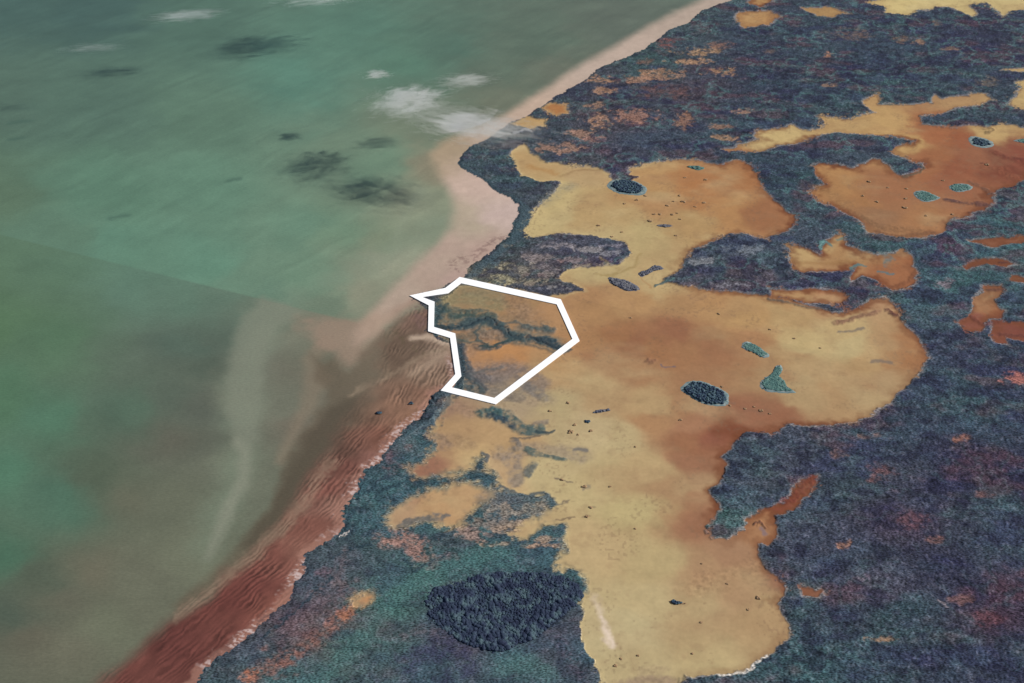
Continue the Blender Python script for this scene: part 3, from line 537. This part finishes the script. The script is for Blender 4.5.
PAN_LABEL = ['pale yellow salt pan along the top right edge','small tan pan near the top of the beach','tiny tan pan at the top edge','thin tan pan at the top right','thin pale pan at the right edge','pale pan at the right edge above the orange flat',
 'ragged tan pan with orange east end right of centre','long narrow orange pan on the rim of the large flat','brown pan at the right edge, uppermost of the reddish pans','thin dark red pan at the right','dark pan cut by the right edge','S shaped red brown pan near the right edge','red pan running off the right edge',
 'small orange pan behind the upper beach','small yellow pan beside the upper beach','bean shaped orange pan below the red inlet','tan pan in the marsh below the white outline','small bright orange pan in the lower left scrub']
for k, l in enumerate(PAN_LABEL): build_sheet('salt_pan', [10 + k], M_SALT, 'structure', l, 'salt pan')

# ------------------------------------------------------------------ helpers for things
def tag(o, label, cat, group=None, kind=None):
    o['label'] = label; o['category'] = cat
    if group: o['group'] = group
    if kind: o['kind'] = kind
    return o
def mesh_obj(name, verts, faces, m, parent=None, smooth=True):
    me = bpy.data.meshes.new(name); me.from_pydata([tuple(map(float, v)) for v in verts], [], faces if isinstance(faces, list) else faces.tolist()); me.update()
    if smooth: me.polygons.foreach_set('use_smooth', np.ones(len(me.polygons), bool))
    me.materials.append(m)
    o = bpy.data.objects.new(name, me); COL.objects.link(o)
    if parent: o.parent = parent
    return o
def empty(name, loc):
    o = bpy.data.objects.new(name, None); COL.objects.link(o); o.location = loc; o.empty_display_size = 5; return o
def ico(sub):
    t = (1 + 5 ** .5) / 2
    v = [np.array(p, float) for p in [(-1,t,0),(1,t,0),(-1,-t,0),(1,-t,0),(0,-1,t),(0,1,t),(0,-1,-t),(0,1,-t),(t,0,-1),(t,0,1),(-t,0,-1),(-t,0,1)]]
    f = [(0,11,5),(0,5,1),(0,1,7),(0,7,10),(0,10,11),(1,5,9),(5,11,4),(11,10,2),(10,7,6),(7,1,8),(3,9,4),(3,4,2),(3,2,6),(3,6,8),(3,8,9),(4,9,5),(2,4,11),(6,2,10),(8,6,7),(9,8,1)]
    v = [p / np.linalg.norm(p) for p in v]
    for _ in range(sub):
        cache = {}; nf = []
        def mp(a, b):
            k = (min(a, b), max(a, b))
            if k not in cache:
                p = v[a] + v[b]; v.append(p / np.linalg.norm(p)); cache[k] = len(v) - 1
            return cache[k]
        for a, b, c in f:
            ab, bc, ca = mp(a, b), mp(b, c), mp(c, a); nf += [(a,ab,ca),(b,bc,ab),(c,ca,bc),(ab,bc,ca)]
        f = nf
    return np.array(v), np.array(f)
ICO1, ICO2 = ico(1), ico(2)
def blobs(centres, radii, heights, base=ICO1, lump=.28):
    """ragged leafy crowns: rough ellipsoids with pushed-in gaps"""
    V, F = base; n = len(V); out = []; fs = []
    for k, ((x, y, z), r, h) in enumerate(zip(centres, radii, heights)):
        a = rng.uniform(0, 6.28); ca, sa = math.cos(a), math.sin(a)
        d = 1 + rng.normal(0, lump, n).clip(-.5, .5)
        p = V * d[:, None]; sx = r * rng.uniform(.8, 1.2); sy = r * rng.uniform(.8, 1.2)
        out.append(np.stack([x + (p[:, 0] * ca - p[:, 1] * sa) * sx, y + (p[:, 0] * sa + p[:, 1] * ca) * sy, z + h * (p[:, 2] * .55 + .5)], 1))
        fs.append(F + k * n)
    return np.concatenate(out), np.concatenate(fs)
def foliage_mat(name, c1, c2, c3, scale=.09):
    m, nt, b = mat(name)
    n = noise_node(nt, scale, 5); r = nt.nodes.new('ShaderNodeValToRGB')
    e = r.color_ramp.elements
    e[0].position = .34; e[0].color = (*lin(c1), 1); e[1].position = .66; e[1].color = (*lin(c3), 1)
    q = e.new(.5); q.color = (*lin(c2), 1)
    nt.links.new(n.outputs['Fac'], r.inputs['Fac']); nt.links.new(r.outputs['Color'], b.inputs['Base Color'])
    b.inputs['Roughness'].default_value = .85; b.inputs['Specular IOR Level'].default_value = .15
    return m
M_DARK = foliage_mat('mangrove_leaves', (38,46,70), (50,62,84), (76,96,106), .06)
M_BLUE = foliage_mat('islet_leaves', (36,46,72), (50,70,90), (82,104,114), .15)
M_TEAL = foliage_mat('marsh_grass', (66,98,100), (78,112,110), (96,124,120), .12)
M_RIMB = foliage_mat('islet_bank', (96,118,124), (120,138,142), (140,150,152), .1)
M_SHRUB = foliage_mat('shrub_leaves', (136,108,84), (150,122,96), (164,138,110), .3)
M_GREYV = foliage_mat('grey_mangrove', (70,74,92), (92,94,108), (122,122,128), .15)
def inside(px, py, poly):
    r = False; n = len(poly)
    for i in range(n):
        (ax, ay), (bx, by) = poly[i], poly[(i + 1) % n]
        if (ay > py) != (by > py) and px < ax + (py - ay) * (bx - ax) / (by - ay): r = not r
    return r
def scatter(poly, spacing_m, inset=0.0):
    """jittered points in metres inside a map outline"""
    w = [gpt(*p) for p in poly]; xs = [p[0] for p in w]; ys = [p[1] for p in w]
    cx, cy = sum(xs) / len(xs), sum(ys) / len(ys)
    w = [(cx + (x - cx) * (1 - inset), cy + (y - cy) * (1 - inset)) for x, y in w]
    pts = []; row = 0; y = min(ys)
    while y < max(ys):
        x = min(xs) + (row % 2) * spacing_m * .5
        while x < max(xs):
            a, b = x + rng.uniform(-.38, .38) * spacing_m, y + rng.uniform(-.38, .38) * spacing_m
            if inside(a, b, w): pts.append((a, b))
            x += spacing_m
        y += spacing_m * .87; row += 1
    return pts

# ------------------------------------------------------------------ the round mangrove wood
pts = scatter(WOOD, 4.3)
wv = fbm(np.array([p[0] for p in pts]), np.array([p[1] for p in pts]), 30, 3, 150)
r = rng.uniform(2.1, 3.8, len(pts)) * (1 + .35 * wv) + .9 * rng.random(len(pts)) ** 4
hh = r * rng.uniform(.6, 1.0, len(pts)) * (1 + .3 * wv)
cs_ = [(x, y, 1.0) for x, y in pts]
big = scatter([(505 + (a - 505) * 1.05, 606 + (b - 606) * 1.08) for a, b in WOOD], 6.5)      # loose bushes thinning out round its edge
wpoly = [gpt(*p) for p in WOOD]
out = [(x, y, .3) for x, y in big if not inside(x, y, wpoly) and rng.random() < .7]
cs_ += out; r = np.concatenate([r, rng.uniform(1.2, 2.4, len(out))]); hh = np.concatenate([hh, rng.uniform(1.2, 2.4, len(out))])
V, F = blobs(cs_, r, hh, ICO2, .07)
tag(mesh_obj('mangrove_wood', V, F, M_DARK), 'dense round dark blue mangrove wood left of the lower salt flat', 'mangrove wood', kind='stuff')

# ------------------------------------------------------------------ islets on the flats
def islet(outline, label, bank_m, leaf_m, spacing, rr, hh, inset, group='vegetated islets on the salt flats', name='islet', cat='islet', bank_h=.7):
    n = len(outline); dense = []
    for k in range(n):
        a = np.array(outline[k - 1], float); b = np.array(outline[k], float); c = np.array(outline[(k + 1) % n], float); d = np.array(outline[(k + 2) % n], float)
        for t in np.linspace(0, 1, 6, endpoint=False):
            dense.append(.5 * (2 * b + (c - a) * t + (2 * a - 5 * b + 4 * c - d) * t * t + (3 * b - a - 3 * c + d) * t ** 3))
    w = np.array([gpt(*p) for p in dense]); ctr = w.mean(0)
    w = w + rng.normal(0, .9, w.shape)
    base = 1.1
    root = empty(name, (ctr[0], ctr[1], base)); tag(root, label, cat, group)
    L = w - ctr; m = len(L)
    rings = [(1.06, -.6), (1.0, .25), (.93, bank_h), (.84, bank_h * 1.1), (.5, bank_h * 1.15), (.2, bank_h * 1.15)]
    vs = []; fs = []
    for s, z in rings:
        for q in L: vs.append((q[0] * s, q[1] * s, z + rng.uniform(-.1, .1)))
    for j in range(len(rings) - 1):
        for k in range(m): fs.append((j * m + k, j * m + (k + 1) % m, (j + 1) * m + (k + 1) % m, (j + 1) * m + k))
    vs.append((0, 0, bank_h * 1.15)); top = len(vs) - 1; b0 = (len(rings) - 1) * m
    for k in range(m): fs.append((b0 + k, b0 + (k + 1) % m, top))
    mesh_obj('bank', vs, fs, bank_m, root)
    pts = scatter(outline, spacing, inset)
    if pts:
        r = rng.uniform(.8, 1.25, len(pts)) * rr
        V, F = blobs([(x - ctr[0], y - ctr[1], bank_h * .8) for x, y in pts], r, rng.uniform(.5, .9, len(pts)) * hh, ICO1, .25)
        mesh_obj('bushes', V, F, leaf_m, root)
    return root
islet([(681,389),(690,382),(702,382),(713,386),(726,393),(728,400),(726,405),(715,406),(702,403),(691,397),(685,393)], 'oval dark mangrove islet with pale rim on the middle of the large tan flat', M_RIMB, M_BLUE, 4.6, 3.2, 4.6, .13)
islet([(608,187),(612,181),(623,179),(633,181),(642,185),(646,190),(642,195),(631,195),(618,193)], 'oval dark blue mangrove islet on the upper tan flat just below the northern scrub', M_RIMB, M_BLUE, 5.5, 3.8, 5, .18)
islet([(742,345),(747,342),(755,345),(762,350),(769,355),(763,358),(754,353),(744,349)], 'slim teal grass islet with a thin tail, above the triangular one', M_RIMB, M_TEAL, 3.6, 3.4, .8, .16)
islet([(760,385),(763,380),(768,376.5),(772,373),(774,369.5),(776,366.5),(780,366),(782.5,368.5),(781,372),(778,374.5),(780,378),(784,381.5),(786,386),(788,390),(795,392.5),(785,392.8),(775,392.5),(767,391),(762,388.5)], 'triangular teal grass islet with a narrow top right of the oval dark islet', M_RIMB, M_TEAL, 3.6, 3.4, .8, .14)
islet([(969,138),(977,137),(990,141),(993,146),(984,148),(972,145)], 'blue islet with dark centre on the orange flat at the upper right', M_RIMB, M_BLUE, 6, 4, 4, .3)
islet([(914,193),(922,191),(934,195),(939,199),(926,202),(918,199)], 'teal grass islet on the orange flat, left of its close twin', M_RIMB, M_TEAL, 5, 4.2, .9, .16)
islet([(949,187),(956,184),(968,185),(972,189),(961,192),(953,191)], 'pale blue grass islet on the orange flat beside dark purple mud', M_RIMB, M_TEAL, 5, 4.2, .9, .16)
islet([(1014,141),(1024,139),(1036,141),(1034,145),(1022,143)], 'small pale islet cut by the right edge of the picture', M_RIMB, M_TEAL, 5, 4.2, .9, .2)
islet([(688,167),(695,166),(704,168),(698,170.5)], 'tiny flat teal islet at the top edge of the upper tan flat', M_TEAL, M_TEAL, 8, 5, 2, .1)
islet([(609,278),(618,279),(629,282),(636,286),(639,290),(626,291),(616,286),(611,283)], 'grey mangrove islet below the purple thicket on yellow ground', M_GREYV, M_GREYV, 4.2, 3.2, 2.2, .08)
islet([(639,273),(649,270),(655,265.5),(663,269),(652,272),(642,277)], 'thin crooked grey mangrove spit pointing at the yellow ground', M_GREYV, M_GREYV, 4.2, 3, 1.8, .08)
islet([(593,413),(599,410),(610,410.5),(602,412.5)], 'thin grey wisp of marsh on tan ground right of the site outline', M_GREYV, M_GREYV, 5, 3, 1.8, .1)
islet([(670,602.6),(674,601),(680,603),(686,604),(676,604.4)], 'narrow dark shrub bank alone on the lower tan flat', M_SHRUB, M_BLUE, 2.4, 2.4, 2.2, 0)
islet([(657,226),(663,224.6),(672,226),(665,227.6)], 'pale grey sliver of an islet on the upper tan flat', M_GREYV, M_GREYV, 7, 3.5, 1.6, .1)

# ------------------------------------------------------------------ single shrub clumps
def shrub(px, py, wpx, label, m=None, group='dark shrub clumps scattered on the bare flats'):
    x, y = gpt(px, py); s = float(mpp(px, py)); R = wpx * s * .36
    k = max(4, int(wpx * 2)); c = []; 
    for _ in range(k): c.append((rng.uniform(-1, 1) * R, rng.uniform(-.8, .8) * R * .9, 0))
    r = rng.uniform(.28, .5, k) * R + .6
    V, F = blobs(c, r, r * rng.uniform(.5, .8, k), ICO1, .25)
    o = mesh_obj('shrub_clump', V, F, m or M_SHRUB); o.location = (x, y, .9)
    tag(o, label, 'shrub', group)
NORTH = [(624.6,204,3),(637,200,4),(654,214.5,3.5),(660,214.6,4),(672.6,215,4.5),(677,213.6,3),(667,206,4),(673,201.6,3),(683,202,4.5),(679,196,4),(703.7,203,4),(695,207,3),(679.7,219.5,3),(676,236,3.5),(622,232.5,3),(612,237,3),(645,196,3.5),(650,221.5,5),(685,178,3)]
for p in NORTH: shrub(*p, 'tiny brown shrub clump among many on the upper tan flat right of the oval islet')
shrub(599,226,4, 'dark shrub clump alone on yellow ground at the left of the upper tan flat')
shrub(705.5,180,4.5, 'dark red shrub clump near the top right corner of the upper tan flat')
UR = [(906.5,189,3),(905,208,5),(926,216,4),(943,181,3),(869,182,4),(876,202,4),(906,199,4),(953,215,4),(888,188,3),(862,196,4)]
for p in UR: shrub(*p, 'small dark shrub clump on the orange flat at the upper right')
shrub(987,165,5, 'dark streak of shrubs on the reddest part of the orange flat at upper right')
MID = [(722,387,3),(680,420,4),(794,339,3),(630,318,3),(719,314,4),(635,447,3),(820,348,3),(770,330,3)]
for p in MID: shrub(*p, 'small dark shrub clump on the middle of the large tan flat')
SM = [(730,406,3),(754,407,3),(761,411,4),(745,409,3),(770,414,3)]
for p in SM: shrub(*p, 'small dark shrub clump in the sprinkle below the triangular teal islet')
LW = [(638,656,3),(621,659,3),(692,654,3),(701,623,3),(615,666,4),(758,598,5),(748,610,3),(727,584,3),(702,564,3),(635,529,3)]
for p in LW: shrub(*p, 'small dark shrub clump on the lower tan flat')
LF = [(574,425,4),(578,435,3),(591,431,4),(571,432,6),(550,411,4),(568,403,4),(562,480,4),(610,487,3),(584,487,5),(591,508,4),(587,517,4)]
for p in LF: shrub(*p, 'small dark shrub clump on pale ground right of the marsh below the site')
shrub(587,422,6, 'black shrub clump beside the grey wisp on tan ground', M_BLUE)
shrub(379,413,6, 'black weed covered rock on the red tidal flat', M_BLUE)
shrub(411,403.5,5, 'small dark bush on the pale drift line of the tidal flat', M_BLUE)

# ------------------------------------------------------------------ white outline of the site
ZL = 2.4
def offset(poly, d):
    n = len(poly); out = []
    for k in range(n):
        a, b, c = (np.array(poly[(k + q) % n], float) for q in (-1, 0, 1))
        u = (b - a) / np.linalg.norm(b - a); v = (c - b) / np.linalg.norm(c - b)
        n1 = np.array([u[1], -u[0]]); n2 = np.array([v[1], -v[0]])
        t = n1 + n2; t /= np.linalg.norm(t); out.append(b + t * d / max(.45, t @ n1))
    return out
po, pi = offset(SITE, 2.9), offset(SITE, -2.9)
vs = []; n = len(SITE)
for z in (ZL, ZL - 1.2):
    for ring in (po, pi):
        for p in ring:
            x, y = gpt(p[0], p[1], ZL); vs.append((x, y, z))
fs = []
for k in range(n):
    k2 = (k + 1) % n
    fs += [(k, k2, n + k2, n + k), (2 * n + k, 3 * n + k, 3 * n + k2, 2 * n + k2), (k, 2 * n + k, 2 * n + k2, k2), (n + k, n + k2, 3 * n + k2, 3 * n + k)]
m, nt, b = mat('white_marker'); b.inputs['Base Color'].default_value = (.9, .9, .9, 1); b.inputs['Roughness'].default_value = .9; b.inputs['Specular IOR Level'].default_value = 0
nn = noise_node(nt, .02, 2); rr = nt.nodes.new('ShaderNodeMapRange'); rr.inputs['To Min'].default_value = .88; rr.inputs['To Max'].default_value = .93
nt.links.new(nn.outputs['Fac'], rr.inputs['Value']); nt.links.new(rr.outputs['Result'], b.inputs['Base Color'])
o = mesh_obj('boundary_line', vs, fs, m, smooth=False)
tag(o, 'thick white outline of the site laid over the shore marsh and tan flat', 'boundary line')

# ------------------------------------------------------------------ low clouds over the sea (their shadows fall on the water)
HC = 190.0
SUNV = np.array([math.cos(SUN_EL) * math.cos(SUN_AZ), math.cos(SUN_EL) * math.sin(SUN_AZ), math.sin(SUN_EL)])
def cloud_mat(name, dens, thr, scale, seed):
    m = bpy.data.materials.new(name); m.use_nodes = True; nt = m.node_tree; nt.nodes.clear()
    out = nt.nodes.new('ShaderNodeOutputMaterial'); pv = nt.nodes.new('ShaderNodeVolumePrincipled')
    pv.inputs['Color'].default_value = (.97, .98, .98, 1); pv.inputs['Anisotropy'].default_value = .68
    tc = nt.nodes.new('ShaderNodeTexCoord')
    mp = nt.nodes.new('ShaderNodeMapping'); mp.inputs['Location'].default_value = (seed * 3.1, seed * 1.7, seed)
    mp.inputs['Scale'].default_value = (.75, 1, 1)
    nt.links.new(tc.outputs['Object'], mp.inputs['Vector'])
    n = nt.nodes.new('ShaderNodeTexNoise'); n.inputs['Scale'].default_value = scale; n.inputs['Detail'].default_value = 6; n.inputs['Roughness'].default_value = .66; n.inputs['Distortion'].default_value = .6
    nt.links.new(mp.outputs['Vector'], n.inputs['Vector'])
    # fall-off towards the edge of the unit body
    sc = nt.nodes.new('ShaderNodeVectorMath'); sc.operation = 'LENGTH'
    nt.links.new(tc.outputs['Object'], sc.inputs[0])
    fo = nt.nodes.new('ShaderNodeMapRange'); fo.inputs['From Min'].default_value = .2; fo.inputs['From Max'].default_value = 1.0; fo.inputs['To Min'].default_value = 0; fo.inputs['To Max'].default_value = .45
    nt.links.new(sc.outputs['Value'], fo.inputs['Value'])
    sb = nt.nodes.new('ShaderNodeMath'); sb.operation = 'SUBTRACT'
    nt.links.new(n.outputs['Fac'], sb.inputs[0]); nt.links.new(fo.outputs['Result'], sb.inputs[1])
    mr = nt.nodes.new('ShaderNodeMapRange'); mr.inputs['From Min'].default_value = thr; mr.inputs['From Max'].default_value = thr + .2
    mr.inputs['To Min'].default_value = 0; mr.inputs['To Max'].default_value = dens
    nt.links.new(sb.outputs[0], mr.inputs['Value']); nt.links.new(mr.outputs['Result'], pv.inputs['Density'])
    nt.links.new(pv.outputs['Volume'], out.inputs['Volume'])
    m.cycles.volume_step_rate = 1.0
    return m
def cloud(spx, spy, rx, ry, rz, rot, label, dens, thr=.28, scale=2.2, seed=1):
    """centre is found from where its shadow lies on the water; rx, ry, rz in metres"""
    x, y = gpt(spx, spy); k = HC / SUNV[2]
    c = (x + SUNV[0] * k, y + SUNV[1] * k, HC)
    V, F = ICO2
    d = 1 + .06 * np.sin(V[:, 0] * 5 + seed) * np.cos(V[:, 1] * 4)
    o = mesh_obj('cloud', V * d[:, None], F, cloud_mat('cloud_vapour', dens, thr, scale, seed))
    o.location = c; o.scale = (rx, ry, rz); o.rotation_euler = (0, 0, rot)
    tag(o, label, 'cloud', 'thin low clouds over the sea'); return o
cloud(290,137, 85,70,16, .3, 'smallest round white cloud puff, alone in the middle of the sea', .16, .36, 3.6, 1)
cloud(316,166, 290,260,24, .5, 'broken white cloud just left of the beach bend, with a grey shadow on its left', .7, .42, 7.5, 2)
cloud(376,143, 200,110,18, .2, 'faint cloud wisp nearest the upper beach', .09, .375, 5.5, 3)
cloud(376,192, 450,230,24, -.38, 'long thin cloud reaching over the shallows at the beach bend', .7, .41, 8, 4)
cloud(256,46, 420,260,26, .35, 'bright cloud bank at the top edge of the sea', .7, .395, 7.2, 5)
cloud(112,72, 260,120,18, .2, 'faint cloud streak at the top left of the sea', .08, .37, 5.5, 6)
cloud(14,108, 220,85,12, .1, 'pale cloud streak alone at the far left of the sea', .035, .37, 5.5, 8)

# ------------------------------------------------------------------ light, sky, camera
w = bpy.data.worlds.new('World'); scene.world = w; w.use_nodes = True
nt = w.node_tree; bg = nt.nodes['Background']
sky = nt.nodes.new('ShaderNodeTexSky'); sky.sky_type = 'NISHITA'; sky.sun_disc = False
sky.sun_elevation = SUN_EL; sky.sun_rotation = math.pi / 2 - SUN_AZ; sky.dust_density = 1.5
nt.links.new(sky.outputs['Color'], bg.inputs['Color']); bg.inputs['Strength'].default_value = .07
sl = bpy.data.lights.new('sun', 'SUN'); sl.energy = 4.4; sl.angle = math.radians(.5); sl.color = (1, .95, .88)
so = bpy.data.objects.new('sun', sl); COL.objects.link(so)
from mathutils import Vector
so.rotation_euler = Vector(SUNV).to_track_quat('Z', 'Y').to_euler(); so.location = (800, 1500, 2500)
cam = bpy.data.cameras.new('camera'); co = bpy.data.objects.new('camera', cam); COL.objects.link(co)
co.location = (0, 0, CAM_H); co.rotation_euler = (math.pi / 2 - PITCH, 0, 0)
cam.sensor_fit = 'VERTICAL'; cam.sensor_height = 24; cam.lens = 12 / math.tan(HALF)
cam.clip_start = 10; cam.clip_end = 400000
scene.camera = co
scene.cycles.volume_bounces = 3
scene.view_settings.view_transform = 'Standard'; scene.view_settings.look = 'None'
scene.view_settings.gamma = 1; scene.view_settings.exposure = .35
